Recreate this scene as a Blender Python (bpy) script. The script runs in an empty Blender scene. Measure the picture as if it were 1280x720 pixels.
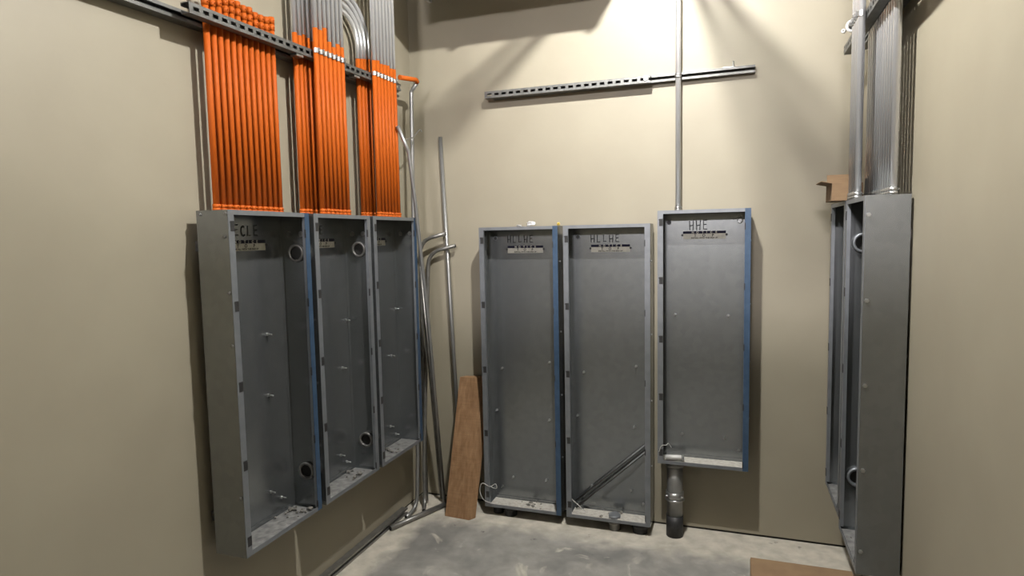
import bpy, bmesh, math, random
from mathutils import Vector, Matrix
random.seed(7)
sc = bpy.context.scene
COL = sc.collection
PI = math.pi

# ------------------------------------------------------------------ camera
R = ((0.94434537, -0.00835704, 0.32884947),
     (0.32836799, 0.0836754, -0.94083627),
     (-0.019654, 0.99645802, 0.08176266))
cam = bpy.data.cameras.new('camera')
co = bpy.data.objects.new('camera', cam)
COL.objects.link(co)
cam.sensor_width = 36.0
cam.lens = 787.0 / 1280.0 * 36.0
cam.clip_start = 0.05
co.matrix_world = Matrix.Translation((2.0445, -3.86, 1.8)) @ Matrix(R).to_4x4()
sc.camera = co

vs = sc.view_settings
vs.view_transform = 'Standard'
vs.look = 'None'
vs.gamma = 1.0
vs.use_curve_mapping = False
vs.exposure = 0.0

# ------------------------------------------------------------------ materials
def nodemat(name):
    m = bpy.data.materials.new(name)
    m.use_nodes = True
    nt = m.node_tree
    b = nt.nodes['Principled BSDF']
    return m, nt, b

def noise_ramp(nt, scale, c0, c1, lo=0.35, hi=0.65, detail=4.0, coords='Object', stretch=None, kind='noise'):
    tc = nt.nodes.new('ShaderNodeTexCoord')
    mp = nt.nodes.new('ShaderNodeMapping')
    if stretch: mp.inputs['Scale'].default_value = stretch
    nt.links.new(tc.outputs[coords], mp.inputs['Vector'])
    if kind == 'noise':
        n = nt.nodes.new('ShaderNodeTexNoise'); n.inputs['Detail'].default_value = detail
        out = n.outputs['Fac']
    else:
        n = nt.nodes.new('ShaderNodeTexVoronoi'); out = n.outputs['Color']
    n.inputs['Scale'].default_value = scale
    nt.links.new(mp.outputs['Vector'], n.inputs['Vector'])
    r = nt.nodes.new('ShaderNodeValToRGB')
    r.color_ramp.elements[0].position = lo; r.color_ramp.elements[0].color = (*c0, 1)
    r.color_ramp.elements[1].position = hi; r.color_ramp.elements[1].color = (*c1, 1)
    nt.links.new(out, r.inputs['Fac'])
    return r, n, mp

K = 0.72
def simple(name, c0, c1=None, scale=30, metal=0.0, rough=0.5, bump=0.0, stretch=None, kind='noise', lo=0.35, hi=0.65):
    m, nt, b = nodemat(name)
    if c1 is None: c1 = tuple(min(1, x * 1.12) for x in c0)
    c0 = tuple(x * K for x in c0); c1 = tuple(x * K for x in c1)
    r, n, mp = noise_ramp(nt, scale, c0, c1, lo, hi, stretch=stretch, kind=kind)
    nt.links.new(r.outputs['Color'], b.inputs['Base Color'])
    b.inputs['Metallic'].default_value = metal
    b.inputs['Roughness'].default_value = rough
    if bump:
        bp = nt.nodes.new('ShaderNodeBump'); bp.inputs['Strength'].default_value = bump
        bp.inputs['Distance'].default_value = 0.002
        nt.links.new(r.outputs['Color'], bp.inputs['Height'])
        nt.links.new(bp.outputs['Normal'], b.inputs['Normal'])
    return m

M = {}
M['wall'] = simple('painted_drywall', (0.370, 0.330, 0.246), (0.394, 0.354, 0.264), 3.0, rough=0.55)
M['ceiling'] = simple('painted_deck', (0.16, 0.155, 0.15), (0.20, 0.195, 0.19), 4.0, rough=0.7)
M['dark'] = simple('dark_gap', (0.02, 0.019, 0.017), None, 20, rough=0.9)
M['galv'] = simple('galvanized_sheet', (0.345, 0.365, 0.375), (0.395, 0.415, 0.425), 30, metal=0.85, rough=0.27, kind='voronoi', lo=0.0, hi=1.0)
M['galv_side'] = simple('galvanized_flange', (0.235, 0.25, 0.27), (0.275, 0.29, 0.31), 20, metal=0.45, rough=0.42)
M['blue'] = simple('blue_coated_steel', (0.042, 0.085, 0.155), (0.06, 0.11, 0.19), 30, metal=0.2, rough=0.45)
M['emt'] = simple('galvanized_conduit', (0.95, 0.96, 0.98), (1.05, 1.06, 1.08), 18, metal=0.7, rough=0.27, stretch=(1, 1, 0.1))
M['aged'] = simple('aged_conduit', (0.36, 0.36, 0.355), (0.44, 0.44, 0.43), 18, metal=0.7, rough=0.38, stretch=(1, 1, 0.1))
M['dull'] = simple('dull_steel', (0.26, 0.255, 0.24), (0.34, 0.33, 0.31), 25, metal=0.7, rough=0.42)
M['strut'] = simple('strut_steel', (0.15, 0.15, 0.142), (0.21, 0.21, 0.20), 30, metal=0.55, rough=0.45)
M['bright'] = simple('zinc_bright', (0.55, 0.56, 0.555), (0.66, 0.66, 0.655), 60, metal=0.9, rough=0.28)
M['orange'] = simple('orange_spray_paint', (0.52, 0.097, 0.006), (0.61, 0.127, 0.009), 9, rough=0.6, stretch=(1, 1, 0.25))
M['dark_steel'] = simple('dark_steel', (0.10, 0.10, 0.10), (0.15, 0.15, 0.15), 25, metal=0.4, rough=0.5)
M['orange'].node_tree.nodes['Principled BSDF'].inputs['Specular IOR Level'].default_value = 0.2
M['white'] = simple('white_plastic', (0.72, 0.71, 0.68), (0.78, 0.77, 0.74), 40, rough=0.45)
M['sticker'] = simple('sticker_paper', (0.56, 0.55, 0.47), (0.66, 0.65, 0.57), 50, rough=0.6)
M['navy'] = simple('sticker_navy', (0.004, 0.004, 0.022), (0.006, 0.006, 0.03), 50, rough=0.9)
M['ink'] = simple('black_marker', (0.012, 0.012, 0.012), (0.02, 0.02, 0.02), 50, rough=0.6)
M['black'] = simple('black_coating', (0.014, 0.014, 0.015), (0.03, 0.03, 0.03), 60, rough=0.55)
M['dust'] = simple('drywall_dust', (0.50, 0.47, 0.41), (0.66, 0.63, 0.57), 45, rough=0.95, bump=0.5)
M['grit'] = simple('grey_grit', (0.13, 0.13, 0.125), (0.25, 0.245, 0.235), 30, rough=0.8)
M['chunk'] = simple('dark_crumbs', (0.10, 0.095, 0.085), (0.3, 0.28, 0.25), 60, rough=0.9)
M['card'] = simple('brown_cardboard', (0.24, 0.15, 0.08), (0.28, 0.18, 0.095), 14, rough=0.85, stretch=(1, 1, 6))
M['foil'] = simple('crumpled_film', (0.7, 0.7, 0.7), (0.85, 0.85, 0.85), 40, metal=0.3, rough=0.3)
M['yellow'] = simple('yellow_plastic', (0.7, 0.5, 0.08), None, 30, rough=0.5)
M['galv_duct'] = simple('duct_steel', (0.4, 0.4, 0.4), (0.5, 0.5, 0.5), 20, metal=0.6, rough=0.45)

def wood():
    m, nt, b = nodemat('sawn_lumber')
    tc = nt.nodes.new('ShaderNodeTexCoord')
    mp = nt.nodes.new('ShaderNodeMapping'); mp.inputs['Scale'].default_value = (22, 22, 1.6)
    nt.links.new(tc.outputs['Object'], mp.inputs['Vector'])
    n = nt.nodes.new('ShaderNodeTexNoise'); n.inputs['Scale'].default_value = 2.2; n.inputs['Detail'].default_value = 6
    n.inputs['Distortion'].default_value = 0.6
    nt.links.new(mp.outputs['Vector'], n.inputs['Vector'])
    r = nt.nodes.new('ShaderNodeValToRGB')
    r.color_ramp.elements[0].position = 0.3; r.color_ramp.elements[0].color = (0.20, 0.105, 0.045, 1)
    r.color_ramp.elements[1].position = 0.7; r.color_ramp.elements[1].color = (0.30, 0.175, 0.088, 1)
    nt.links.new(n.outputs['Fac'], r.inputs['Fac'])
    # cross saw marks
    mp2 = nt.nodes.new('ShaderNodeMapping'); mp2.inputs['Scale'].default_value = (3, 3, 60)
    nt.links.new(tc.outputs['Object'], mp2.inputs['Vector'])
    n2 = nt.nodes.new('ShaderNodeTexNoise'); n2.inputs['Scale'].default_value = 2.0
    nt.links.new(mp2.outputs['Vector'], n2.inputs['Vector'])
    mx = nt.nodes.new('ShaderNodeMixRGB'); mx.blend_type = 'MULTIPLY'; mx.inputs['Fac'].default_value = 0.3
    r2 = nt.nodes.new('ShaderNodeValToRGB')
    r2.color_ramp.elements[0].position = 0.35; r2.color_ramp.elements[0].color = (0.6, 0.58, 0.55, 1)
    r2.color_ramp.elements[1].position = 0.6; r2.color_ramp.elements[1].color = (1, 1, 1, 1)
    nt.links.new(n2.outputs['Fac'], r2.inputs['Fac'])
    nt.links.new(r.outputs['Color'], mx.inputs['Color1']); nt.links.new(r2.outputs['Color'], mx.inputs['Color2'])
    nt.links.new(mx.outputs['Color'], b.inputs['Base Color'])
    b.inputs['Roughness'].default_value = 0.8
    return m
M['wood'] = wood()

def concrete():
    m, nt, b = nodemat('dusty_concrete')
    tc = nt.nodes.new('ShaderNodeTexCoord')
    P = tc.outputs['Object']
    def noise(scale, detail=5, dist=0.0):
        n = nt.nodes.new('ShaderNodeTexNoise'); n.inputs['Scale'].default_value = scale
        n.inputs['Detail'].default_value = detail; n.inputs['Distortion'].default_value = dist
        nt.links.new(P, n.inputs['Vector']); return n.outputs['Fac']
    def math_(op, a, bb):
        n = nt.nodes.new('ShaderNodeMath'); n.operation = op
        for i, v in enumerate((a, bb)):
            if isinstance(v, (int, float)): n.inputs[i].default_value = v
            else: nt.links.new(v, n.inputs[i])
        return n.outputs[0]
    def ramp(fac, stops):
        r = nt.nodes.new('ShaderNodeValToRGB')
        e = r.color_ramp.elements
        stops = [(p, tuple(x * K for x in c)) for p, c in stops]
        e[0].position, e[0].color = stops[0][0], (*stops[0][1], 1)
        e[1].position, e[1].color = stops[-1][0], (*stops[-1][1], 1)
        for p, c in stops[1:-1]:
            q = e.new(p); q.color = (*c, 1)
        nt.links.new(fac, r.inputs['Fac']); return r.outputs['Color']
    def mix(fac, a, bb):
        n = nt.nodes.new('ShaderNodeMixRGB'); nt.links.new(fac, n.inputs['Fac'])
        for k, v in (('Color1', a), ('Color2', bb)):
            if isinstance(v, tuple): n.inputs[k].default_value = (*v, 1)
            else: nt.links.new(v, n.inputs[k])
        return n.outputs['Color']
    base = ramp(noise(2.6, 8, 0.8), [(0.30, (0.19, 0.186, 0.175)), (0.5, (0.30, 0.29, 0.268)), (0.72, (0.43, 0.41, 0.372))])
    # pale plaster splashes
    pl = nt.nodes.new('ShaderNodeValToRGB')
    pl.color_ramp.elements[0].position = 0.60; pl.color_ramp.elements[0].color = (0, 0, 0, 1)
    pl.color_ramp.elements[1].position = 0.72; pl.color_ramp.elements[1].color = (1, 1, 1, 1)
    nt.links.new(noise(4.3, 6, 1.5), pl.inputs['Fac'])
    c = mix(pl.outputs['Color'], base, (0.42, 0.39, 0.335))
    # dust strip by the walls
    sx = nt.nodes.new('ShaderNodeSeparateXYZ'); nt.links.new(P, sx.inputs['Vector'])
    dback = math_('MULTIPLY', sx.outputs['Y'], -1.0)
    dleft = sx.outputs['X']
    d = math_('MINIMUM', dback, math_('MULTIPLY', dleft, 1.6))
    d2 = math_('ADD', d, math_('MULTIPLY', math_('SUBTRACT', noise(5, 5, 0.5), 0.5), 0.35))
    mr = nt.nodes.new('ShaderNodeMapRange'); mr.inputs['From Min'].default_value = 0.26; mr.inputs['From Max'].default_value = 0.42
    mr.inputs['To Min'].default_value = 1.0; mr.inputs['To Max'].default_value = 0.0
    nt.links.new(d2, mr.inputs['Value'])
    dust = ramp(noise(14, 5), [(0.3, (0.55, 0.51, 0.43)), (0.7, (0.72, 0.67, 0.575))])
    c = mix(mr.outputs['Result'], c, dust)
    # small dark spots
    dk = nt.nodes.new('ShaderNodeValToRGB')
    dk.color_ramp.elements[0].position = 0.70; dk.color_ramp.elements[0].color = (0, 0, 0, 1)
    dk.color_ramp.elements[1].position = 0.76; dk.color_ramp.elements[1].color = (1, 1, 1, 1)
    nt.links.new(noise(9.0, 3), dk.inputs['Fac'])
    c = mix(dk.outputs['Color'], c, (0.085, 0.08, 0.075))
    # fine mottling
    sp = ramp(noise(11.0, 8, 0.3), [(0.30, (1.20, 1.20, 1.19)), (0.70, (1.56, 1.55, 1.53))])
    ml = nt.nodes.new('ShaderNodeMixRGB'); ml.blend_type = 'MULTIPLY'; ml.inputs['Fac'].default_value = 1.0
    nt.links.new(c, ml.inputs['Color1']); nt.links.new(sp, ml.inputs['Color2']); c = ml.outputs['Color']
    nt.links.new(c, b.inputs['Base Color'])
    b.inputs['Roughness'].default_value = 0.75
    bp = nt.nodes.new('ShaderNodeBump'); bp.inputs['Strength'].default_value = 0.15; bp.inputs['Distance'].default_value = 0.004
    nt.links.new(noise(40, 6), bp.inputs['Height']); nt.links.new(bp.outputs['Normal'], b.inputs['Normal'])
    return m
M['floor'] = concrete()

def emis():
    m, nt, b = nodemat('lamp_diffuser')
    b.inputs['Base Color'].default_value = (0.9, 0.9, 0.88, 1)
    b.inputs['Emission Color'].default_value = (1, 0.985, 0.95, 1)
    b.inputs['Emission Strength'].default_value = 10800.0
    return m
M['lamp'] = emis()

# ------------------------------------------------------------------ mesh helpers
def box(bm, a, b):
    x0, y0, z0 = (min(a[i], b[i]) for i in range(3)); x1, y1, z1 = (max(a[i], b[i]) for i in range(3))
    v = [bm.verts.new(p) for p in ((x0,y0,z0),(x1,y0,z0),(x1,y1,z0),(x0,y1,z0),(x0,y0,z1),(x1,y0,z1),(x1,y1,z1),(x0,y1,z1))]
    for f in ((0,3,2,1),(4,5,6,7),(0,1,5,4),(1,2,6,5),(2,3,7,6),(3,0,4,7)):
        bm.faces.new([v[i] for i in f])

def prism(bm, poly, off):
    """poly: list of 3d points (one face), off: extrusion vector"""
    off = Vector(off)
    a = [bm.verts.new(Vector(p)) for p in poly]
    b = [bm.verts.new(Vector(p) + off) for p in poly]
    n = len(a)
    bm.faces.new(a); bm.faces.new(b[::-1])
    for i in range(n):
        bm.faces.new([a[i], b[i], b[(i+1) % n], a[(i+1) % n]])

def tube(bm, path, r, n=12, cap=True, r_end=None):
    path = [Vector(p) for p in path]
    rings = []
    t0 = (path[1] - path[0]).normalized()
    up = Vector((0, 0, 1)) if abs(t0.z) < 0.9 else Vector((1, 0, 0))
    u = t0.cross(up).normalized()
    for i, p in enumerate(path):
        if i == 0: t = t0
        elif i == len(path) - 1: t = (path[-1] - path[-2]).normalized()
        else: t = ((path[i+1] - p).normalized() + (p - path[i-1]).normalized()).normalized()
        u = (u - t * u.dot(t)).normalized()
        w = t.cross(u)
        rr = r if r_end is None else r + (r_end - r) * i / (len(path) - 1)
        rings.append([bm.verts.new(p + (u * math.cos(2*PI*k/n) + w * math.sin(2*PI*k/n)) * rr) for k in range(n)])
    for a, b in zip(rings, rings[1:]):
        for k in range(n):
            f = bm.faces.new([a[k], a[(k+1) % n], b[(k+1) % n], b[k]]); f.smooth = True
    if cap:
        bm.faces.new(rings[0][::-1]); bm.faces.new(rings[-1])

def pipe_ends(bm, path, r, n=14, depth=0.03):
    """a tube with a visible hollow at its far end"""
    tube(bm, path, r, n, cap=False)
    p = [Vector(q) for q in path]

def ring(bm, c, axis, r0, r1, h, n=24):
    """hollow collar from c along axis for length h"""
    c = Vector(c); t = Vector(axis).normalized()
    up = Vector((0, 0, 1)) if abs(t.z) < 0.9 else Vector((1, 0, 0))
    u = t.cross(up).normalized(); w = t.cross(u)
    def rg(r, d): return [bm.verts.new(c + t*d + (u*math.cos(2*PI*k/n) + w*math.sin(2*PI*k/n))*r) for k in range(n)]
    A, B, Cc, D = rg(r1, 0), rg(r1, h), rg(r0, h), rg(r0, 0)
    for a, b in ((A, B), (B, Cc), (Cc, D), (D, A)):
        for k in range(n):
            f = bm.faces.new([a[k], a[(k+1) % n], b[(k+1) % n], b[k]])
            f.smooth = True

def disc(bm, c, axis, r, h, n=16):
    c = Vector(c); tube(bm, [c, c + Vector(axis).normalized()*h], r, n)

def fillet(pts, rad, seg=8):
    pts = [Vector(p) for p in pts]
    out = [pts[0]]
    for i in range(1, len(pts) - 1):
        a, p, b = pts[i-1], pts[i], pts[i+1]
        d1 = (a - p); d2 = (b - p)
        ang = d1.angle(d2)
        if ang > PI - 0.02: out.append(p); continue
        rr = rad[i-1] if isinstance(rad, (list, tuple)) else rad
        L = min(rr / math.tan(ang / 2), d1.length * 0.49 if i > 1 else d1.length*0.95, d2.length * 0.49 if i < len(pts)-2 else d2.length*0.95)
        q0 = p + d1.normalized() * L; q1 = p + d2.normalized() * L
        for s in range(seg + 1):
            t = s / seg
            # quadratic blend close to a circular arc
            out.append((1-t)**2 * q0 + 2*t*(1-t) * p + t*t * q1)
    out.append(pts[-1])
    return out

def obj(name, bm, mat, parent=None, label=None, kind=None, bevel=0.0):
    bmesh.ops.recalc_face_normals(bm, faces=bm.faces)
    me = bpy.data.meshes.new(name); bm.to_mesh(me); bm.free()
    me.materials.append(M[mat] if isinstance(mat, str) else mat)
    o = bpy.data.objects.new(name, me); COL.objects.link(o)
    if parent: o.parent = parent
    if label: o['label'] = label
    if kind: o['kind'] = kind
    if bevel:
        md = o.modifiers.new('bevel', 'BEVEL'); md.width = bevel; md.segments = 2; md.limit_method = 'ANGLE'
    return o

def tag(o, label, cat, group=None):
    o['label'] = label; o['category'] = cat
    if group: o['group'] = group
    return o

def thing(name, label, cat, loc=(0, 0, 0), rz=0.0, group=None):
    o = bpy.data.objects.new(name, None); COL.objects.link(o)
    o.empty_display_size = 0.05
    o.location = loc; o.rotation_euler = (0, 0, rz)
    return tag(o, label, cat, group)

def B(): return bmesh.new()

def boxobj(name, a, b, mat, parent=None, bevel=0.0, label=None, kind=None):
    bm = B(); box(bm, a, b); return obj(name, bm, mat, parent, label, kind, bevel)

FONT_CACHE = {}
def text_mesh(txt, size, xc, y, z, mat, parent, name, spacing=1.0):
    """flat lettering in the local x-z plane facing -y, centred on xc"""
    cu = bpy.data.curves.new(name, 'FONT'); cu.body = txt; cu.size = size; cu.align_x = 'CENTER'; cu.align_y = 'CENTER'
    cu.space_character = spacing; cu.extrude = 0.0002; cu.offset = size*0.035
    tmp = bpy.data.objects.new('tmp', cu); COL.objects.link(tmp)
    dg = bpy.context.evaluated_depsgraph_get()
    me = bpy.data.meshes.new_from_object(tmp.evaluated_get(dg))
    bpy.data.objects.remove(tmp)
    me.transform(Matrix.Translation((xc, y, z)) @ Matrix.Rotation(PI/2, 4, 'X'))
    me.materials.clear(); me.materials.append(M[mat]); me.name = name
    o = bpy.data.objects.new(name, me); COL.objects.link(o); o.parent = parent
    return o

def spaced(txt, fr, size, x0, w, y, z, mat, parent):
    """widely spaced lettering: one mesh, each character at its own fraction of the width"""
    bm = B()
    for ch, f in zip(txt, fr):
        o = text_mesh(ch, size, x0 + w*f, y, z, mat, None, 'tmp')
        me = o.data; bm.from_mesh(me); bpy.data.objects.remove(o); bpy.data.meshes.remove(me)
    me = bpy.data.meshes.new('lettering'); bm.to_mesh(me); bm.free(); me.materials.append(M[mat])
    o = bpy.data.objects.new('lettering', me); COL.objects.link(o); o.parent = parent
    return o

# ------------------------------------------------------------------ room
XR, YF, ZC = 2.70, -5.6, 4.3
ZPART = 3.03      # unseen front wall, cut low so the added lamp lights only the upper walls
def struct(name, a, b, mat):
    o = boxobj(name, a, b, mat); o['kind'] = 'structure'; return o
GAP = 0.014
struct('floor', (-0.15, YF-0.1, -0.1), (XR+0.15, 0.15, 0.0), 'floor')
struct('ceiling', (-0.15, -11.0, ZC), (XR+0.15, 0.15, ZC+0.1), 'ceiling')
struct('wall_left', (-0.15, YF-0.1, GAP), (0.0, 0.15, ZC), 'wall')
struct('wall_back', (0.0, 0.0, GAP), (XR, 0.15, ZC), 'wall')
struct('wall_right', (XR, YF-0.1, GAP), (XR+0.15, 0.15, ZC), 'wall')
struct('wall_front', (0.0, YF-0.1, 0.0), (XR, YF, ZPART), 'wall')
# dark gap where the drywall stops short of the slab
struct('trim_1', (-0.1, YF, 0.0), (-0.006, 0.1, GAP), 'dark')
struct('trim_2', (-0.1, 0.006, 0.0), (XR+0.1, 0.1, GAP), 'dark')
struct('trim_3', (XR+0.006, YF, 0.0), (XR+0.1, 0.1, GAP), 'dark')

# ------------------------------------------------------------------ panel enclosures
# hand written marks as polylines in a unit letter box
GLY = {
 'H': [[(0.05,1),(0.1,0)],[(0.75,1.02),(0.68,-0.03)],[(0.08,0.45),(0.72,0.52)]],
 'L': [[(0.1,1),(0.08,0.05),(0.7,0.08)]],
 'E': [[(0.72,0.98),(0.1,0.95),(0.08,0.02),(0.75,0.0)],[(0.1,0.5),(0.62,0.53)]],
 'C': [[(0.72,0.85),(0.5,1.0),(0.22,0.85),(0.08,0.5),(0.2,0.12),(0.5,0.0),(0.75,0.15)]],
}
def handwriting(txt, x0, z0, w, h, y, parent):
    bm = B(); n = len(txt); lw = w / n
    for i, ch in enumerate(txt):
        dz = random.uniform(-0.06, 0.1) * h
        for st in GLY[ch]:
            tube(bm, [(x0 + lw*(i + 0.8*px), y, z0 + dz + h*pz) for px, pz in st], 0.0026, 6)
    o = obj('handwriting', bm, 'ink', parent, label='black marker letters ' + txt)
    o.scale = (1, 1, 1)
    return o

def dust_mesh(W, D, hgt, x0=0.02, seed=1):
    rnd = random.Random(seed); bm = B(); nx, ny = 40, 12; g = []
    for i in range(nx+1):
        row = []
        for j in range(ny+1):
            u, v = i/nx, j/ny
            edge = min(1, 6*min(u, 1-u, v, 1-v))
            z = 0.0032 + hgt * edge * (0.35 + 0.65*rnd.random()) * (0.5 + 0.5*math.sin(5*u + seed)*math.sin(3*v+seed))
            row.append(bm.verts.new((x0 + (W-2*x0)*u, -0.012 - (D-0.02)*v, max(0.0032, z))))
        g.append(row)
    for i in range(nx):
        for j in range(ny):
            bm.faces.new([g[i][j], g[i+1][j], g[i+1][j+1], g[i][j+1]])
    return bm

def chunks_mesh(W, D, n, seed, spread=None):
    rnd = random.Random(seed); bm = B()
    for k in range(n):
        x = rnd.uniform(0.05, W-0.05) if spread is None else min(W-0.04, max(0.04, rnd.gauss(spread*W, 0.04)))
        y = -rnd.uniform(0.02, D-0.03); r = rnd.uniform(0.0025, 0.007) * (1.0 if rnd.random() < 0.75 else 2.0)
        m = Matrix.Translation((x, y, 0.006 + r*0.7)) @ Matrix.Rotation(rnd.uniform(0, 3), 4, 'Z') @ Matrix.Diagonal((r*rnd.uniform(0.8,1.6), r, r*rnd.uniform(0.5,0.9), 1))
        bmesh.ops.create_icosphere(bm, subdivisions=1, radius=1, matrix=m)
    return bm

FW = 0.031
def panel(label, loc, rz, W, H, D=0.155, blue=False, hand=None, handbox=None, studs=(), holes=(), clips=(0.045, 0.27, 0.50, 0.73, 0.955),
          hubs=(), far_hubs=(), hub_to=0.0, dust=0.006, dmat='dust', chunk=None, stick_dx=0.0, group=None, sticker=True, ring_holes=(), bolts=(), knock=(), screws=True, seed=1, stand=0.0447, bolt_r=0.0075, bolt_mat='dull', rbolts=()):
    t = thing('panel_enclosure', label, 'electrical box', loc, rz, group)
    T = 0.0025
    bm = B()
    box(bm, (0, -T, 0), (W, 0, H))                       # back
    box(bm, (0, -D, 0), (T, -T, H)); 
    box(bm, (W-T, -D, 0), (W, -T, H))
    box(bm, (T, -D, H-T), (W-T, -T, H)); box(bm, (T, -D, 0), (W-T, -T, T))
    # raised stiffening rim where the sides are folded onto the back
    box(bm, (T, -T-0.004, T), (0.02, -T, H-T)); box(bm, (W-0.02, -T-0.004, T), (W-T, -T, H-T))
    box(bm, (0.02, -T-0.004, T), (W-0.02, -T, 0.02))
    obj('shell', bm, 'galv', t)
    if stand:
        for q in (0.10, 0.90):
            boxobj('mounting_rail', (0.03, 0.0, H*q-0.0205), (W-0.03, stand, H*q+0.0205), 'strut', t)
    # flanges: front face plus return lip
    def flange(x0, x1, lipx, mat, lab=None):
        bm = B(); box(bm, (x0, -D-0.002, 0), (x1, -D, H)); 
        f = obj('flange', bm, mat, t, lab)
        bm = B(); box(bm, (lipx-0.001, -D, 0.018), (lipx+0.001, -D+0.014, H-0.018)); obj('return_lip', bm, 'galv_side', f)
        return f
    fl = flange(0, FW, FW-0.001, 'galv_side')
    fr = flange(W-FW, W, W-FW+0.001, 'blue' if blue else 'galv_side', 'blue coated flange' if blue else None)
    boxobj('flange', (FW, -D-0.0015, H-0.019), (W-FW, -D, H), 'galv_side', t)
    boxobj('flange', (FW, -D-0.0015, 0), (W-FW, -D, 0.02), 'galv_side', t)
    for c in clips:
        z = H*(1-c)
        bm = B(); box(bm, (FW-0.021, -D-0.0036, z-0.02), (FW-0.0005, -D-0.002, z+0.02)); box(bm, (FW-0.024, -D-0.0042, z+0.012), (FW-0.003, -D-0.0036, z+0.017))
        obj('slot_clip', bm, 'black', t, 'dark slot clip')
        bm = B(); box(bm, (W-FW-0.0014, -D-0.0028, z-0.05), (W-FW+0.004, -D+0.002, z-0.012))
        obj('slot_clip', bm, 'black', t, 'dark slot clip')
    # notice sticker
    if sticker:
        sw, sh = 0.237, 0.046
        sx = (W-sw)/2 + stick_dx; sz = H - 0.119
        s = boxobj('notice_sticker', (sx, -T-0.0009, sz-sh), (sx+sw, -T, sz), 'sticker', t, label='white notice sticker')
        boxobj('header_band', (sx, -T-0.0013, sz-0.0145), (sx+sw, -T-0.0009, sz), 'navy', s, label='navy blue header band')
        spaced('NOTICE', (0.233, 0.341, 0.466, 0.557, 0.665, 0.778), 0.0165, sx, sw, -T-0.0016, sz-0.0075, 'sticker', s)
        spaced('TOP', (0.29, 0.49, 0.70), 0.0205, sx, sw, -T-0.0013, sz-0.0255, 'ink', s)
        text_mesh('INSTALL WITH THIS END UP', 0.0115, sx+sw*0.5, -T-0.0013, sz-0.0395, 'ink', s, 'lettering', 1.0)
        bm = B(); disc(bm, (sx-0.004, -T-0.004, sz-0.022), (0, 1, 0), 0.0065, 0.004, 10); obj('rivet', bm, 'black', t)
        bm = B(); disc(bm, (sx+sw+0.004, -T-0.004, sz-0.022), (0, 1, 0), 0.0065, 0.004, 10); obj('rivet', bm, 'black', t)
    if hand:
        x0, z0, w, h = handbox
        handwriting(hand, x0, z0, w, h, -T-0.0012, t)
    for (x, z) in studs:
        bm = B(); disc(bm, (x, -T-0.028, z), (0, 1, 0), 0.0035, 0.028, 8); disc(bm, (x, -T-0.006, z), (0, 1, 0), 0.008, 0.006, 8)
        obj('stud', bm, 'bright', t, 'bright threaded stud')
    for (x, z) in holes:
        bm = B(); disc(bm, (x, -T-0.0015, z), (0, 1, 0), 0.0105, 0.0015, 14); h = obj('mounting_hole', bm, 'black', t)
        bm = B(); ring(bm, (x, -T-0.003, z), (0, 1, 0), 0.0105, 0.014, 0.003, 16); obj('rim', bm, 'galv_side', h)
    for (x, z) in ring_holes:
        bm = B(); ring(bm, (x, -T-0.012, z), (0, 1, 0), 0.011, 0.0165, 0.012, 20); disc(bm, (x, -T-0.006, z), (0, 1, 0), 0.006, 0.006, 10)
        obj('ground_lug', bm, 'bright', t)
    for (yy, z) in knock:      # knockouts on the inner face of the right side
        bm = B(); disc(bm, (W-T-0.0012, -yy, z), (1, 0, 0), 0.013, 0.0012, 14); obj('knockout', bm, 'dull', t)
    for (yy, z) in hubs:       # collar in the far side, nipple runs through the gap
        bm = B()
        ring(bm, (W-T-0.014, -yy, z), (1, 0, 0), 0.031, 0.042, 0.014, 24)
        hb = obj('bushing', bm, 'dull', t)
        bm = B(); ring(bm, (W+0.0002, -yy, z), (1, 0, 0), 0.032, 0.038, hub_to, 24); obj('nipple', bm, 'bright', hb)
        bm = B(); disc(bm, (W-T-0.001, -yy, z), (1, 0, 0), 0.0305, 0.0008, 24); obj('bore', bm, 'dark', hb, 'dark open bore')
    for (yy, z) in far_hubs:   # collar inside the other side wall
        bm = B(); ring(bm, (T, -yy, z), (1, 0, 0), 0.033, 0.045, 0.02, 24); hb = obj('bushing', bm, 'galv_side', t)
        bm = B(); disc(bm, (T+0.0002, -yy, z), (1, 0, 0), 0.0325, 0.0008, 24); obj('bore', bm, 'dark', hb, 'dark open bore')
    for (x, y, z) in bolts:    # bolts on the near (left) outer side
        bm = B(); disc(bm, (0.0, -y, z), (-1, 0, 0), bolt_r, 0.004, 6); disc(bm, (-0.004, -y, z), (-1, 0, 0), bolt_r*0.55, 0.003, 8)
        obj('bolt', bm, bolt_mat, t)
    for (y, z) in rbolts:      # bolts on the near outer side
        bm = B(); disc(bm, (W, -y, z), (1, 0, 0), bolt_r, 0.004, 6); disc(bm, (W+0.004, -y, z), (1, 0, 0), bolt_r*0.6, 0.003, 8)
        obj('bolt', bm, bolt_mat, t)
    if screws and not rbolts:
        for q in (0.12, 0.36, 0.58, 0.8):
            bm = B(); disc(bm, (W, -D*0.7, H*(1-q)), (1, 0, 0), 0.005, 0.005, 8); obj('screw', bm, 'bright', t)
    if dust:
        obj('dust', dust_mesh(W, D, dust, seed=seed), dmat, t, ('pale' if dmat == 'dust' else 'grey') + ' dust on the box bottom', 'stuff')
    if chunk:
        obj('rubble', chunks_mesh(W, D, chunk[0], seed, chunk[1]), 'chunk', t, 'dark crumbs on the box bottom', 'stuff')
    return t

WB = 0.507
Y0 = 0.045
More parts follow.
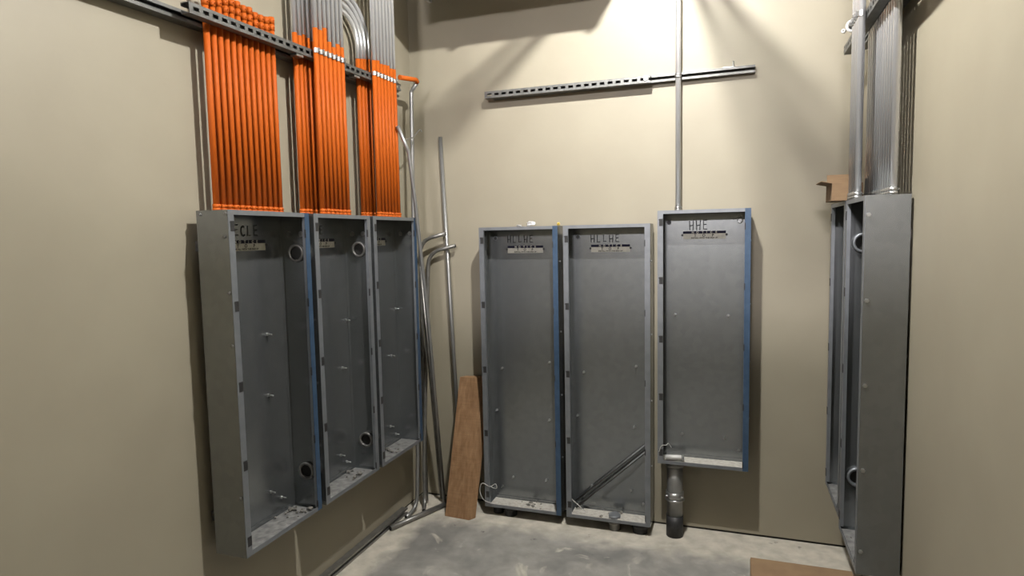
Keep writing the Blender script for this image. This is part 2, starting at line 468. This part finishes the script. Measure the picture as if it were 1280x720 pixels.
# back wall (local x -> world x)
def at_back(x, z): return (x, -Y0, z)
hl1 = panel('grey steel open panel box marked HLLHE beside the leaning plank, with blue right flange', at_back(0.553, 0.065), 0, WB, 1.793, blue=True,
      hand='HLLHE', handbox=(0.135, 1.695, 0.185, 0.045),
      studs=[(x-0.553, z-0.065) for x, z in ((0.635,.943),(0.956,.996),(0.592,.661),(0.95,.62),(0.698,.218),(0.923,.221),(0.621,.147))],
      holes=[(0.605-0.553, 1.789-0.065)], dust=0.016, chunk=(26, 0.58), group='open electrical panel boxes on the back wall', seed=3,
      hubs=(), )
hl2 = panel('grey steel open panel box marked HLLHE holding a diagonal loose pipe', at_back(1.094, 0.065), 0, WB+0.004, 1.793,
      hand='HLLHE', handbox=(0.135, 1.69, 0.19, 0.045),
      studs=[(x-1.094, z-0.065) for x, z in ((1.179,.945),(1.501,.997),(1.135,.665),(1.49,.62),(1.223,.218),(1.469,.216),(1.542,.138),(1.16,.147))],
      holes=[(1.148-1.094, 1.789-0.065)], dust=0.016, chunk=(16, 0.5), group='open electrical panel boxes on the back wall', seed=5)
hhe = panel('shorter grey steel open panel box marked HHE hung below the single vertical pipe', at_back(1.646, 0.462), 0, WB-0.01, 1.466, blue=True,
      hand='HHE', handbox=(0.165, 1.357, 0.115, 0.053),
      studs=[(x-1.646, z-0.462) for x, z in ((1.733,1.321),(2.03,1.32),(1.775,.603),(2.016,.599),(2.092,.530))],
      ring_holes=[(2.088-1.646, 1.867-0.462)], holes=[(0.05, 1.401)], dust=0.007, group='open electrical panel boxes on the back wall', seed=8)
# left wall: front faces +x
HL = 1.405; ZL = 0.52
rzl = PI/2
def at_left(y): return (0.045, y, ZL)
lg = 'open electrical panel boxes on the left wall'
panel('grey steel open panel box marked ECLE, nearest the viewer on the left wall', at_left(-1.905), rzl, 0.497, HL, blue=True,
      hand='ECLE', stick_dx=0.012, dmat='grit', handbox=(0.192, 1.305, 0.155, 0.045),
      studs=[(0.36, 0.857), (0.35, 0.577), (0.33, 0.129), (0.40, 0.075)],
      knock=[(0.045, 1.31), (0.11, 1.31)], hubs=[(0.085, 1.222), (0.085, 0.18)], hub_to=0.034, dust=0.007, chunk=(20, 0.85), group=lg, seed=11,
      bolts=[(0, 0.148, 1.39), (0, 0.02, 1.39), (0, 0.135, 1.30), (0, 0.143, 0.87), (0, 0.143, 0.25), (0, 0.143, 1.08)])
panel('grey steel open panel box in the middle of the three on the left wall', at_left(-1.372), rzl, 0.486, HL, blue=False,
      hand='ECLE', stick_dx=0.012, dmat='grit', handbox=(0.135, 1.305, 0.155, 0.045),
      studs=[(0.45, 0.84), (0.40, 0.585), (0.35, 0.113), (0.40, 0.06)],
      knock=[(0.045, 1.31), (0.11, 1.31)], hubs=[(0.085, 1.225), (0.085, 0.167)], hub_to=0.030, dust=0.007, chunk=(14, 0.75), group=lg, seed=13)
panel('grey steel open panel box nearest the corner on the left wall', at_left(-0.854), rzl, 0.495, HL, blue=True,
      hand='ECLE', stick_dx=0.012, dmat='grit', handbox=(0.13, 1.30, 0.16, 0.045),
      studs=[(0.47, 0.841), (0.40, 0.555), (0.36, 0.117), (0.42, 0.05)],
      knock=[(0.045, 1.31), (0.11, 1.31)], dust=0.007, chunk=(10, 0.6), group=lg, seed=17)
# right wall: front faces -x
rzr = -PI/2
XRB = 2.69
rg = 'open electrical panel boxes on the right wall'
def at_right(y, z): return (XRB, y, z)
panel('grey steel open panel box on the right wall, the farther one under the small carton', at_right(-0.19, 0.44), rzr, 0.432, 1.492, hubs=[(0.05, 0.25)], hub_to=0.020, stand=0.0097, dmat='grit',
      studs=[(0.08, 0.35), (0.3, 0.2), (0.08, 0.8)], dust=0.007, chunk=(8, 0.5), group=rg, seed=19)
panel('large grey steel open panel box on right wall, nearest the viewer, below the pipes', at_right(-0.645, 0.40), rzr, 0.432, 1.532, hubs=(), far_hubs=[(0.085, 1.34), (0.085, 0.255)], stand=0.0097, dmat='grit', bolt_r=0.009, bolt_mat='bright', rbolts=[(0.143, 1.457), (0.142, 1.12), (0.14, 0.78), (0.14, 0.434), (0.14, 0.095)],
      studs=[(0.08, 0.3), (0.3, 0.15), (0.08, 0.9), (0.1, 0.06)], dust=0.007, chunk=(14, 0.5), group=rg, seed=23)

# ------------------------------------------------------------------ conduits
ORD = ['first', 'second', 'third', 'fourth', 'fifth', 'sixth', 'seventh', 'eighth', 'ninth', 'tenth', 'eleventh', 'twelfth']
RC = 0.0128
ZT = ZL + HL + 0.0005     # tops of left boxes
def locknut(parent, z, r, mat, n=10):
    bm = B(); ring(bm, (0, 0, z), (0, 0, 1), r*0.98, r*1.27, 0.012, n); ring(bm, (0, 0, z+0.012), (0, 0, 1), r*0.98, r*1.18, 0.016, n)
    disc(bm, (r*1.15, 0, z+0.02), (1, 0, 0), 0.0035, 0.005, 6) 
    return obj('connector', bm, mat, parent)

def strap(parent, z, facing, r=RC):
    """one-hole style strut clamp hugging the conduit; facing = outward unit vector"""
    f = Vector(facing); s = Vector((-f.y, f.x, 0))
    bm = B(); n = 10; h = 0.022
    pts = [(math.cos(PI*k/n), math.sin(PI*k/n)) for k in range(n+1)]
    ro, ri = r+0.0042, r+0.0006
    rows = []
    for (c, sn) in pts:
        for rr in (ri, ro):
            pass
    outer0 = [bm.verts.new(s*c*ro + f*sn*ro + Vector((0,0,z-h/2))) for c, sn in pts]
    outer1 = [bm.verts.new(s*c*ro + f*sn*ro + Vector((0,0,z+h/2))) for c, sn in pts]
    inner0 = [bm.verts.new(s*c*ri + f*sn*ri + Vector((0,0,z-h/2))) for c, sn in pts]
    inner1 = [bm.verts.new(s*c*ri + f*sn*ri + Vector((0,0,z+h/2))) for c, sn in pts]
    for k in range(n):
        bm.faces.new([outer0[k], outer0[k+1], outer1[k+1], outer1[k]])
        bm.faces.new([inner0[k], inner1[k], inner1[k+1], inner0[k+1]])
        bm.faces.new([outer1[k], outer1[k+1], inner1[k+1], inner1[k]])
        bm.faces.new([outer0[k], inner0[k], inner0[k+1], outer0[k+1]])
    for k in (0, n):
        bm.faces.new([outer0[k], outer1[k], inner1[k], inner0[k]])
    # ears closing on the bolt, at one side
    q = f*(r+0.001) + Vector((0, 0, z))
    for d in (-0.007, 0.005):
        c = q + Vector((0, 0, d))
        bmesh.ops.create_cube(bm, size=1, matrix=Matrix.Translation(c + f*0.006) @ Matrix.Diagonal((0.010, 0.010, 0.002, 1)))
    disc(bm, q + f*0.006 + Vector((0,0,-0.010)), (0, 0, 1), 0.0035, 0.022, 8)
    return obj('strap', bm, 'bright', parent)

def conduit(label, group, x, y, zpaint, ztop, rear, lean=0.0, coupl=False, facing=None, strap_z=None, r=RC, paint=True, bend=None, z0=None, cmat=None):
    z0 = ZT if z0 is None else z0
    t = thing('conduit', label, 'pipe', (x, y, z0), 0, group)
    zp = zpaint - z0; zt = ztop - z0
    if paint:
        bm = B(); tube(bm, [(0, 0, 0), (0, 0, min(zp, zt))], r, 12); obj('painted_section', bm, 'orange', t)
        if coupl:
            bm = B(); zc = zt - 0.06
            ring(bm, (0, 0, zc), (0, 0, 1), r*0.99, r*1.16, 0.026, 12); ring(bm, (0, 0, zc+0.030), (0, 0, 1), r*0.99, r*1.16, 0.028, 12)
            disc(bm, (r*1.1, 0.0, zc+0.013), (1, 0, 0), 0.003, 0.004, 6); disc(bm, (r*1.1, 0.0, zc+0.044), (1, 0, 0), 0.003, 0.004, 6)
            obj('coupling', bm, 'orange', t)
        else:
            bm = B()
            if bend: tube(bm, [(p[0], p[1], p[2]) for p in bend], r*0.995, 12)
            else: tube(bm, [(0, 0, zp), (0, 0, zt)], r*0.995, 12)
            obj('bare_section', bm, 'emt', t, 'bare galvanized steel length')
    else:
        bm = B(); tube(bm, [(0, 0, 0), (0, 0, zt)], r, 14); obj('pipe_length', bm, 'emt', t)
    locknut(t, 0.0, r, cmat or ('orange' if paint else 'bright'))
    if strap_z: strap(t, strap_z - z0, facing, r)
    return t

XREAR, XFRONT = 0.070, 0.149
n = 12
for i in range(n):
    y = -1.823 + i*(1.823-1.440)/(n-1)
    conduit('orange painted pipe, %s from left of the twelve above the ECLE box' % ORD[i], 'orange pipes above the nearest left box',
            XREAR, y, 9, 2.80 + random.uniform(-0.008, 0.014), True, coupl=True)
n = 5
for i in range(n):
    y = -1.278 + i*(1.278-1.145)/(n-1)
    conduit('orange pipe, %s from left of the five behind the rail over the middle box' % ORD[i], 'rear orange pipes above the middle left box',
            XREAR, y, 2.785 + random.uniform(-0.02, 0.03), ZC, True)
n = 7
gp = [0, 0, 0.025, -0.035, -0.05, -0.03, -0.035]
for i in range(n):
    y = -1.226 + i*(1.226-1.012)/(n-1)
    conduit('orange pipe, %s from left of the seven strapped in front above the middle box' % ORD[i], 'front orange pipes above the middle left box',
            XFRONT, y, 2.81 + gp[i] + random.uniform(-0.006, 0.006), ZC, False, facing=(1, 0, 0), strap_z=2.69 + 0.026*(y+1.9))
n = 4
for i in range(n):
    y = -0.738 + i*(0.738-0.625)/(n-1)
    zs = 2.80 + 0.008*i - ZT
    # bends away towards the viewer, nested one over the other
    rad = 0.13 + 0.038*i
    zb = 2.90 - ZT
    arc = [(0, 0, zs), (0, 0, zb)]
    for k in range(1, 11):
        a = PI/2*k/10
        arc.append((-0.020*k/10, -rad*(1-math.cos(a)), zb + rad*math.sin(a)))
    arc.append((-0.045, -1.05 - y, zb + rad))
    conduit('orange pipe bending silver at the top, %s from left of four above corner box' % ORD[i], 'rear orange pipes above the corner box',
            XREAR, y, zs + ZT, ZC, True, bend=arc)
n = 7
for i in range(n):
    y = -0.700 + i*(0.700-0.480)/(n-1)
    conduit('orange pipe, %s from left of the seven strapped in front above the corner box' % ORD[i], 'front orange pipes above the corner box',
            XFRONT, y, 2.795 + random.uniform(-0.006, 0.006), ZC, False, facing=(1, 0, 0), strap_z=2.69 + 0.026*(y+1.9))

# ------------------------------------------------------------------ strut rails
def strut(label, loc, rz, L, slotted, tilt=0.0, group=None, mat='strut', d=0.041, hh=0.041):
    """local x along the rail, back at y=0, front at y=-d"""
    t = thing('strut_channel', label, 'metal rail', loc, rz, group)
    t.rotation_euler = (0, tilt, rz)
    T = 0.0026; bm = B()
    h = hh/2
    box(bm, (0, -d, h-T), (L, 0, h)); box(bm, (0, -d, -h), (L, 0, -h+T))
    yb, yf = (-d, -d+T) if slotted else (-T, 0)
    if slotted:
        box(bm, (0, yb, 0.0075), (L, yf, h-T)); box(bm, (0, yb, -h+T), (L, yf, -0.0075))
        x = 0.0; pitch = 0.0476
        while x < L - 0.001:
            w = min(pitch-0.029, L-x); box(bm, (x, yb, -0.0075), (x+w, yf, 0.0075)); x += pitch
        box(bm, (0, 0-T, h-T-0.010), (L, 0, h-T)); box(bm, (0, -T, -h+T), (L, 0, -h+T+0.010))
    else:
        box(bm, (0, -T, -h+T), (L, 0, h-T))
        box(bm, (0, -d, h-T-0.010), (L, -d+T, h-T)); box(bm, (0, -d, -h+T), (L, -d+T, -h+T+0.010))
        box(bm, (0, -d+T, h-T-0.010), (L, -d+0.009, h-T-0.008)); box(bm, (0, -d+T, -h+T+0.008), (L, -d+0.009, -h+T+0.010))
    obj('channel', bm, mat, t)
    return t
def stud_on(t, x, y, z, hgt=0.03):
    bm = B(); disc(bm, (x, y, z), (0, 0, 1), 0.0045, hgt, 8); disc(bm, (x, y, z), (0, 0, 1), 0.010, 0.007, 6); obj('bolt', bm, 'bright', t)

# left wall (local x -> +y); tilt: ry on rotated local frame
ltilt = -0.026
strut('grey steel wall rail lying flat on the left wall behind the orange pipes', (0.0005, -3.6, 2.668 - 0.026*1.7), rzl, 3.35, False, ltilt, 'steel rails on the left wall', d=0.053)
fs = strut('grey slotted steel rail crossing in front of the twelve orange pipes on the left wall', (0.0875, -1.960, 2.676), rzl, 1.60, True, ltilt, 'steel rails on the left wall')
for px in (0.62, 1.10):
    boxf = boxobj('clip_plate', (px, -0.036, -0.032), (px+0.05, 0.0, -0.0215), 'bright', fs)
# back wall
rs = strut('open grey steel rail on the back wall crossing behind the single vertical pipe', (0.60, -0.0005, 2.692), 0, 1.56, False, -0.005, 'steel rails on the back wall')
stud_on(rs, 1.445, -0.025, 0.0206, 0.035)
bm = B(); box(bm, (1.39, -0.035, 0.0206), (1.44, -0.01, 0.0246)); obj('square_washer', bm, 'bright', rs)
bs = strut('slotted grey steel rail mounted over the left half of the back wall rail', (0.566, -0.0416, 2.690), 0, 1.03, True, 0.0, 'steel rails on the back wall')
bm = B(); disc(bm, (1.0, -0.041, 0.0), (0, -1, 0), 0.010, 0.008, 6); obj('bolt', bm, 'bright', bs)
# right wall (local x -> -y)
strut('grey steel wall rail behind the pipes on the right wall, the inner of the two', (XR-0.0005, -0.22, 2.715), rzr, 3.0, False, 0, 'steel rails on the right wall', d=0.053)
strut('grey slotted steel rail on the right wall, the outer one facing the room', (XR-0.0875, -0.22, 2.70), rzr, 3.0, True, 0, 'steel rails on the right wall')

# right conduits
ztr = 0.40 + 1.532 + 0.0005
n = 4
for i in range(n):
    y = -0.675 - i*0.042
    conduit('bare silver pipe, %s from far end of the front row above right boxes' % ORD[i], 'front silver pipes on the right wall', XR-0.149, y, 0, ZC, False,
            paint=False, z0=ztr, facing=(-1, 0, 0), strap_z=2.70, r=0.0155)
n = 12
for i in range(n):
    y = -0.592 - i*0.0425
    conduit('bare silver pipe, %s from far end of the rear row above right boxes' % ORD[i], 'rear silver pipes on the right wall', XR-0.070, y, 0, ZC, True,
            paint=False, z0=ztr, r=0.0155)

# single conduit over HHE
conduit('single vertical silver pipe rising from the HHE box up the back wall', None, 1.748, -0.058, 0, ZC, True, paint=False, z0=0.462+1.466+0.0005,
        facing=(0, -1, 0), strap_z=2.696, r=0.0155)
# small white fixture by the right rails
t = thing('white_fixture', 'small round white fixture with a dark opening above the right wall rails', 'fixture', (2.600, -0.28, 2.80))
d = Vector((-0.25, -0.95, -0.2)).normalized()
bm = B(); ring(bm, (0, 0, 0), d, 0.017, 0.030, 0.03, 20); tube(bm, [Vector((0,0,0)) - d*0.05, Vector((0,0,0))], 0.028, 20); obj('housing', bm, 'white', t)
bm = B(); disc(bm, d*0.012, d, 0.0168, 0.004, 16); obj('opening', bm, 'black', t, 'black round opening')
bm = B(); tube(bm, [(0.0, 0, -0.01), (0.02, 0.0, -0.045), (0.045, 0.0, -0.085)], 0.012, 10); obj('arm', bm, 'white', t)
bm = B(); ring(bm, (-0.036, 0.01, -0.018), (-0.5, -0.8, 0), 0.004, 0.010, 0.014, 14); obj('side_knob', bm, 'white', t)

# ------------------------------------------------------------------ loose conduits in the corner
def loose(label, pts, rad, r, mat='aged', group='loose pipes leaning in the corner', extra=None, name='loose_pipe', open_end=True):
    pts = [Vector(p) for p in pts]
    path = fillet(pts, rad)
    bm = B(); tube(bm, path, r, 12)
    o = obj(name, bm, mat); tag(o, label, 'pipe', group)
    if open_end:
        for e, q in ((path[0], path[1]), (path[-1], path[-2])):
            dd = (e - q).normalized()
            bm = B(); disc(bm, e + dd*0.0003, dd, r*0.82, 0.0006, 12); obj('open_end', bm, 'dark', o, 'dark open pipe end')
    return o
A = [(0.083, -0.400, 0.016), (0.090, -0.262, 0.020), (0.098, -0.245, 0.35), (0.123, -0.22, 2.725), (0.170, -0.225, 2.775)]
a = loose('tall bent silver pipe in the corner whose top elbow is sprayed orange', A, [0.10, 0.5, 0.03], 0.0125)
bm = B(); tube(bm, fillet([(0.170, -0.225, 2.775), (0.172, -0.245, 2.786), (0.157, -0.425, 2.763)], 0.02), 0.0145, 12); obj('painted_end', bm, 'orange', a, 'orange sprayed pipe end')
loose('leaning pipe with a kinked top end pointing at the orange pipes', [(0.211, -0.100, 0.012), (0.215, -0.265, 1.30), (0.219, -0.40, 2.045), (0.210, -0.44, 2.317), (0.174, -0.50, 2.465)], [2.0, 2.0, 0.12], 0.0115)
loose('thin straight pipe leaning beside the kinked pipe behind the corner box', [(0.170, -0.06, 0.012), (0.16, -0.24, 1.62)], 0.1, 0.0095, mat='dull')
loose('tall straight pipe leaning on the back wall left of the plank', [(0.327, -0.050, 0.014), (0.218, -0.014, 2.463)], 0.1, 0.0125)
loose('pipe in the corner with its upper hooked end turned along the back wall', [(0.095, -0.135, 0.014), (0.088, -0.10, 1.785), (0.266, -0.075, 1.826)], [0.12], 0.0130, mat='dull')
loose('pipe in the corner hooked at the top and curved out at the foot', [(0.146, -0.275, 0.014), (0.112, -0.19, 0.018), (0.106, -0.175, 0.30), (0.130, -0.062, 1.705), (0.322, -0.048, 1.745)], [0.10, 0.5, 0.12], 0.0125, mat='dull')
loose('short dark pipe lying on the floor between the left wall and the plank', [(0.069, -0.573, 0.0175), (0.262, -0.112, 0.0175)], 0.1, 0.0170, mat='dull', group=None)
w = B(); tube(w, fillet([(0.192, -0.455, 2.385), (0.185, -0.33, 2.42), (0.19, -0.24, 2.487), (0.20, -0.245, 2.465)], 0.015), 0.0035, 8)
tag(obj('bent_rod', w, 'dull'), 'thin bent rod sticking up across the corner pipes', 'rod')
strut('grey steel channel lying on the floor along the foot of the left wall', (0.010, -4.4, 0.0206), rzl, 4.08, False, 0, None, mat='dull')

# ------------------------------------------------------------------ plank
bm = B()
Ab, Bb, Cb = Vector((0.301, -0.283, 0)), Vector((0.478, -0.297, 0)), Vector((0.505, -0.252, 0))
th = Cb - Bb
face = [Ab, Bb, Vector((0.507, -0.150, 0.586)), Vector((0.504, -0.122, 0.680)), Vector((0.463, -0.078, 0.879)), Vector((0.337, -0.068, 0.872))]
prism(bm, face, th)
# crisp saw-cut facets: a knot and a split along the face
o = obj('wood_plank', bm, 'wood', bevel=0.003)
tag(o, 'rough sawn brown wooden plank leaning on the back wall beside the first HLLHE box', 'plank')

# ------------------------------------------------------------------ big conduit under HHE
t = thing('conduit_riser', 'fat grey pipe with a black foot rising from the floor into the HHE box', 'pipe', (1.737, -0.118, 0))
bm = B(); tube(bm, [(0, 0, 0.125), (0, 0, 0.4615)], 0.046, 24); obj('pipe_length', bm, 'aged', t)
bm = B(); tube(bm, [(0, 0, 0), (0, 0, 0.128)], 0.0495, 24); obj('foot_sleeve', bm, 'black', t, 'black coated foot')
bm = B(); ring(bm, (0, 0, 0.222), (0, 0, 1), 0.0455, 0.052, 0.05, 24); ring(bm, (0, 0, 0.220), (0, 0, 1), 0.0455, 0.055, 0.010, 24)
for k in (-0.9, 0.9): disc(bm, (0.05*math.sin(k), -0.05*math.cos(k), 0.25), (math.sin(k), -math.cos(k), 0), 0.007, 0.014, 8)
obj('coupling', bm, 'bright', t)
bm = B(); ring(bm, (0, 0, 0.425), (0, 0, 1), 0.0455, 0.053, 0.03, 24); disc(bm, (-0.02, -0.05, 0.44), (-0.3, -1, 0), 0.006, 0.012, 8); obj('connector', bm, 'dull', t)
t2 = thing('plastic_bushing', 'small white tube lying on the bottom of the HHE box', 'bushing', (1.73, -0.15, 0.486))
bm = B(); tube(bm, [(-0.045, 0.0, -0.002), (0.05, 0.0, 0.005)], 0.014, 14); obj('sleeve', bm, 'white', t2)
bm = B(); ring(bm, (0.05, 0, 0.005), (1, 0, 0.1), 0.009, 0.019, 0.012, 14); obj('collar', bm, 'bright', t2)

# stubs under the tall boxes
def stub(label, x, y, r, mat, ztop, grp='pipe stubs under the tall boxes', collar=True):
    t = thing('conduit_stub', label, 'pipe', (x, y, 0), 0, grp)
    bm = B(); tube(bm, [(0, 0, 0), (0, 0, ztop)], r, 20); obj('pipe_length', bm, mat, t)
    if collar:
        bm = B(); ring(bm, (0, 0, ztop-0.028), (0, 0, 1), r*0.98, r*1.15, 0.018, 20); obj('collar', bm, mat, t)
stub('black pipe stub under the left part of the box beside the plank', 0.615, -0.120, 0.034, 'black', 0.0645)
stub('wider black pipe stub under the middle of the box beside the plank', 0.705, -0.135, 0.040, 'black', 0.0645)
stub('grey pipe stub under the box that holds the diagonal pipe', 1.382, -0.145, 0.034, 'dull', 0.0645)
stub('black pipe stub under the right corner of the box that holds the diagonal pipe', 1.535, -0.135, 0.044, 'black', 0.0645)
bm = B(); tube(bm, [(1.382, -0.145, 0.068), (1.382, -0.145, 0.094)], 0.036, 20)
tag(obj('pipe_cap', bm, 'galv_side'), 'round grey pipe cap in the dust of the box with the diagonal pipe', 'cap')

# loose pipe in HLLHE 2, doubled to model its reflection in the back sheet
loose('upper of a thin dark diagonal pipe and its modelled reflection inside the second HLLHE box', [(1.112, -0.075, 0.110), (1.592, -0.060, 0.545)], 0.1, 0.0075, mat='dark_steel', group='thin pipes inside the second HLLHE box', name='pipe_and_reflection')
loose('lower of a thin dark diagonal pipe and its modelled reflection inside the second HLLHE box', [(1.130, -0.095, 0.085), (1.594, -0.075, 0.508)], 0.1, 0.0075, mat='dark_steel', group='thin pipes inside the second HLLHE box', name='pipe_and_reflection')

# wires
def wire(label, pts, mat, r=0.0017):
    pts = [Vector(p) for p in pts]
    # Catmull-Rom smoothing
    out = []
    for i in range(len(pts)-1):
        p0, p1, p2, p3 = pts[max(i-1,0)], pts[i], pts[i+1], pts[min(i+2, len(pts)-1)]
        for s in range(6):
            t = s/6
            out.append(0.5*((2*p1) + (p2-p0)*t + (2*p0-5*p1+4*p2-p3)*t*t + (3*p1-p0-3*p2+p3)*t**3))
    out.append(pts[-1])
    bm = B(); tube(bm, out, r, 7); return tag(obj('wire', bm, mat), label, 'wire')
wire('looped pale wire hanging at the bottom left of the box beside the plank', [(0.62,-0.15,0.072),(0.597,-0.206,0.092),(0.545,-0.206,0.108),(0.522,-0.206,0.150),(0.524,-0.206,0.195),(0.545,-0.208,0.218),(0.590,-0.206,0.20),(0.622,-0.19,0.215),(0.627,-0.18,0.185),(0.60,-0.17,0.178),(0.570,-0.18,0.198)], 'white', 0.0022)
wire('white wire end lying at the bottom left of the box with the diagonal pipe', [(1.105,-0.190,0.215),(1.118,-0.185,0.182),(1.135,-0.17,0.155),(1.165,-0.16,0.125),(1.20,-0.15,0.088)], 'white', 0.0028)
wire('thin kinked wire at the bottom left corner of the HHE box', [(1.655,-0.203,0.532),(1.664,-0.204,0.560),(1.675,-0.204,0.572),(1.695,-0.18,0.568),(1.705,-0.17,0.575),(1.72,-0.15,0.545)], 'white', 0.002)

# scraps on top of the tall box
def crumple(label, loc, s, mat, seed, name='film_scrap'):
    rnd = random.Random(seed); bm = B()
    bmesh.ops.create_icosphere(bm, subdivisions=2, radius=1)
    for v in bm.verts:
        v.co *= rnd.uniform(0.55, 1.15); v.co = Vector((v.co.x*s[0], v.co.y*s[1], v.co.z*s[2]))
    zmin = min(v.co.z for v in bm.verts)
    for v in bm.verts: v.co.z -= zmin
    o = obj(name, bm, mat); o.location = loc
    return tag(o, label, 'scrap')
crumple('crumpled shiny scrap on top of the tall box beside the plank', (0.865, -0.11, 1.859), (0.032, 0.025, 0.018), 'foil', 1)
crumple('small pale flat scrap on the box top left of the shiny scrap', (0.785, -0.10, 1.859), (0.020, 0.02, 0.006), 'foil', 2)
crumple('tiny yellow scrap at the top right edge of the tall box beside the plank', (1.048, -0.13, 1.859), (0.010, 0.01, 0.012), 'yellow', 4, 'wire_nut')

# ------------------------------------------------------------------ cartons
t = thing('carton', 'small open brown carton on top of the far right wall box', 'carton', (2.475, -0.645, 1.933))
bm = B(); W_, D_, H_, T_ = 0.125, 0.20, 0.078, 0.004
box(bm, (0, 0, 0), (W_, D_, T_)); box(bm, (0, 0, T_), (W_, T_, H_)); box(bm, (0, D_-T_, T_), (W_, D_, H_)); box(bm, (0, T_, T_), (T_, D_-T_, H_)); box(bm, (W_-T_, T_, T_), (W_, D_-T_, H_))
obj('carton_body', bm, 'card', t)
bm = B(); prism(bm, [(0, 0, H_), (0, D_, H_), (-0.045, D_, H_+0.010), (-0.045, 0, H_+0.010)], (0, 0, 0.004)); obj('flap', bm, 'card', t)
bm = B(); prism(bm, [(0.004, D_, H_), (W_, D_, H_), (W_, D_+0.012, H_+0.055), (0.004, D_+0.012, H_+0.055)], (0, 0.004, 0)); obj('flap', bm, 'card', t)
t = thing('carton', 'large flat brown cardboard carton on the floor at the bottom of the view', 'carton', (2.14, -1.25, 0.0))
bm = B(); box(bm, (0, 0, 0), (0.435, 0.48, 0.25)); obj('carton_body', bm, 'card', t, bevel=0.004)
bm = B(); box(bm, (0.002, 0.002, 0.2502), (0.433, 0.238, 0.254)); obj('flap', bm, 'card', t)
bm = B(); box(bm, (0.002, 0.242, 0.2502), (0.433, 0.478, 0.254)); obj('flap', bm, 'card', t)

# ------------------------------------------------------------------ overhead, out of view: strip lamp, added fill lamp, shadow-casting pipes and duct
LX, LY, LZ = 1.63, -1.70, 3.66
t = thing('hanging_lamp', 'bare tube lamp hanging above the middle of the room', 'lamp', (LX, LY, LZ))
bm = B(); tube(bm, [(-0.05, 0, 0), (0.05, 0, 0)], 0.017, 20); obj('bulb', bm, 'lamp', t)
bm = B()
for a in (-1, 1): tube(bm, [(a*0.0502, 0, 0), (a*0.08, 0, 0)], 0.020, 16); box(bm, (a*0.06, -0.012, 0.015), (a*0.075, 0.012, 0.09))
box(bm, (-0.09, -0.02, 0.09), (0.09, 0.02, 0.12)); obj('lamp_holder', bm, 'white', t)
bm = B(); tube(bm, [(0, 0, 0.12), (0, 0, ZC-LZ)], 0.005, 8); obj('cord', bm, 'black', t)
t = thing('added_fill_lamp', 'added unseen fill lamp beyond the front partition', 'lamp', (1.5, -8.6, 4.0))  # no such lamp known; added to brighten the upper walls
bm = B(); prism(bm, [(-0.5, -0.10, 0.10), (-0.5, 0.0, -0.14), (-0.5, -0.06, -0.17), (-0.5, -0.20, 0.10)], (1.0, 0, 0)); obj('housing', bm, 'white', t)
for xx in (-0.4, 0.4):
    bm = B(); tube(bm, [(xx, -0.15, 0.10), (xx, -0.15, ZC-4.0)], 0.005, 8); obj('hanger', bm, 'dull', t)
lb = bpy.data.lights.new('added_fill_light', 'AREA'); lb.shape = 'RECTANGLE'; lb.size = 1.0; lb.size_y = 0.24
lb.energy = 380; lb.color = (1.0, 0.95, 0.965)
lo2 = bpy.data.objects.new('added_fill_light', lb); COL.objects.link(lo2); lo2.location = (1.5, -8.6+0.01, 3.99)
lo2.rotation_euler = (PI/2 - math.atan2(0.10, 0.24), 0, 0)

ZP = 3.36
def add_shadow_pipe(label, wx, wz, r, y0, y1):  # unseen; placed and sized to cast the diagonal shadows on the back wall
    x = LX + (wx-LX)*(LZ-ZP)/(LZ-wz)
    t = thing('shadow_pipe', label, 'pipe', (x, y0, ZP), 0, 'unseen shadow-casting pipes')
    bm = B(); tube(bm, [(0, 0.0, 0), (0, y1-y0, 0)], r, 16); obj('pipe_length', bm, 'galv_duct', t)
    for yy in (0.04, y1-y0-0.04):
        bm = B(); tube(bm, [(0, yy, r), (0, yy, ZC-ZP)], 0.004, 8); obj('hanger', bm, 'dull', t)
add_shadow_pipe('unseen shadow-casting overhead pipe right of the lamp, nearer to it', 2.19, 2.42, 0.017, -1.45, -0.15)
add_shadow_pipe('unseen shadow-casting overhead pipe right of the lamp, farther from it', 2.41, 2.48, 0.018, -1.45, -0.15)
add_shadow_pipe('unseen shadow-casting overhead pipe left of the lamp, nearer to it', 0.62, 2.78, 0.016, -1.29, -0.66)
add_shadow_pipe('unseen shadow-casting overhead pipe left of the lamp, farther from it', 0.42, 2.78, 0.011, -1.29, -0.66)
t = thing('shadow_duct', 'unseen sheet metal duct added to shade the upper back left corner', 'duct', (0.24, -0.62, 3.262))  # added out of view to darken the top of the corner
boxobj('duct_body', (0, 0, 0), (1.16, 0.40, 0.32), 'galv_duct', t)
bm = B()
for x in (0.02, 0.55, 1.12): box(bm, (x, -0.012, -0.012), (x+0.02, 0.412, 0.332))
obj('duct_flange', bm, 'galv_duct', t)
for x in (0.2, 0.95):
    bm = B(); tube(bm, [(x, 0.2, 0.32), (x, 0.2, ZC-3.262)], 0.006, 8); obj('hanger', bm, 'dull', t)

wd = bpy.data.worlds.new('world'); sc.world = wd; wd.use_nodes = True
wd.node_tree.nodes['Background'].inputs['Color'].default_value = (0.5, 0.5, 0.5, 1)
wd.node_tree.nodes['Background'].inputs['Strength'].default_value = 0.03
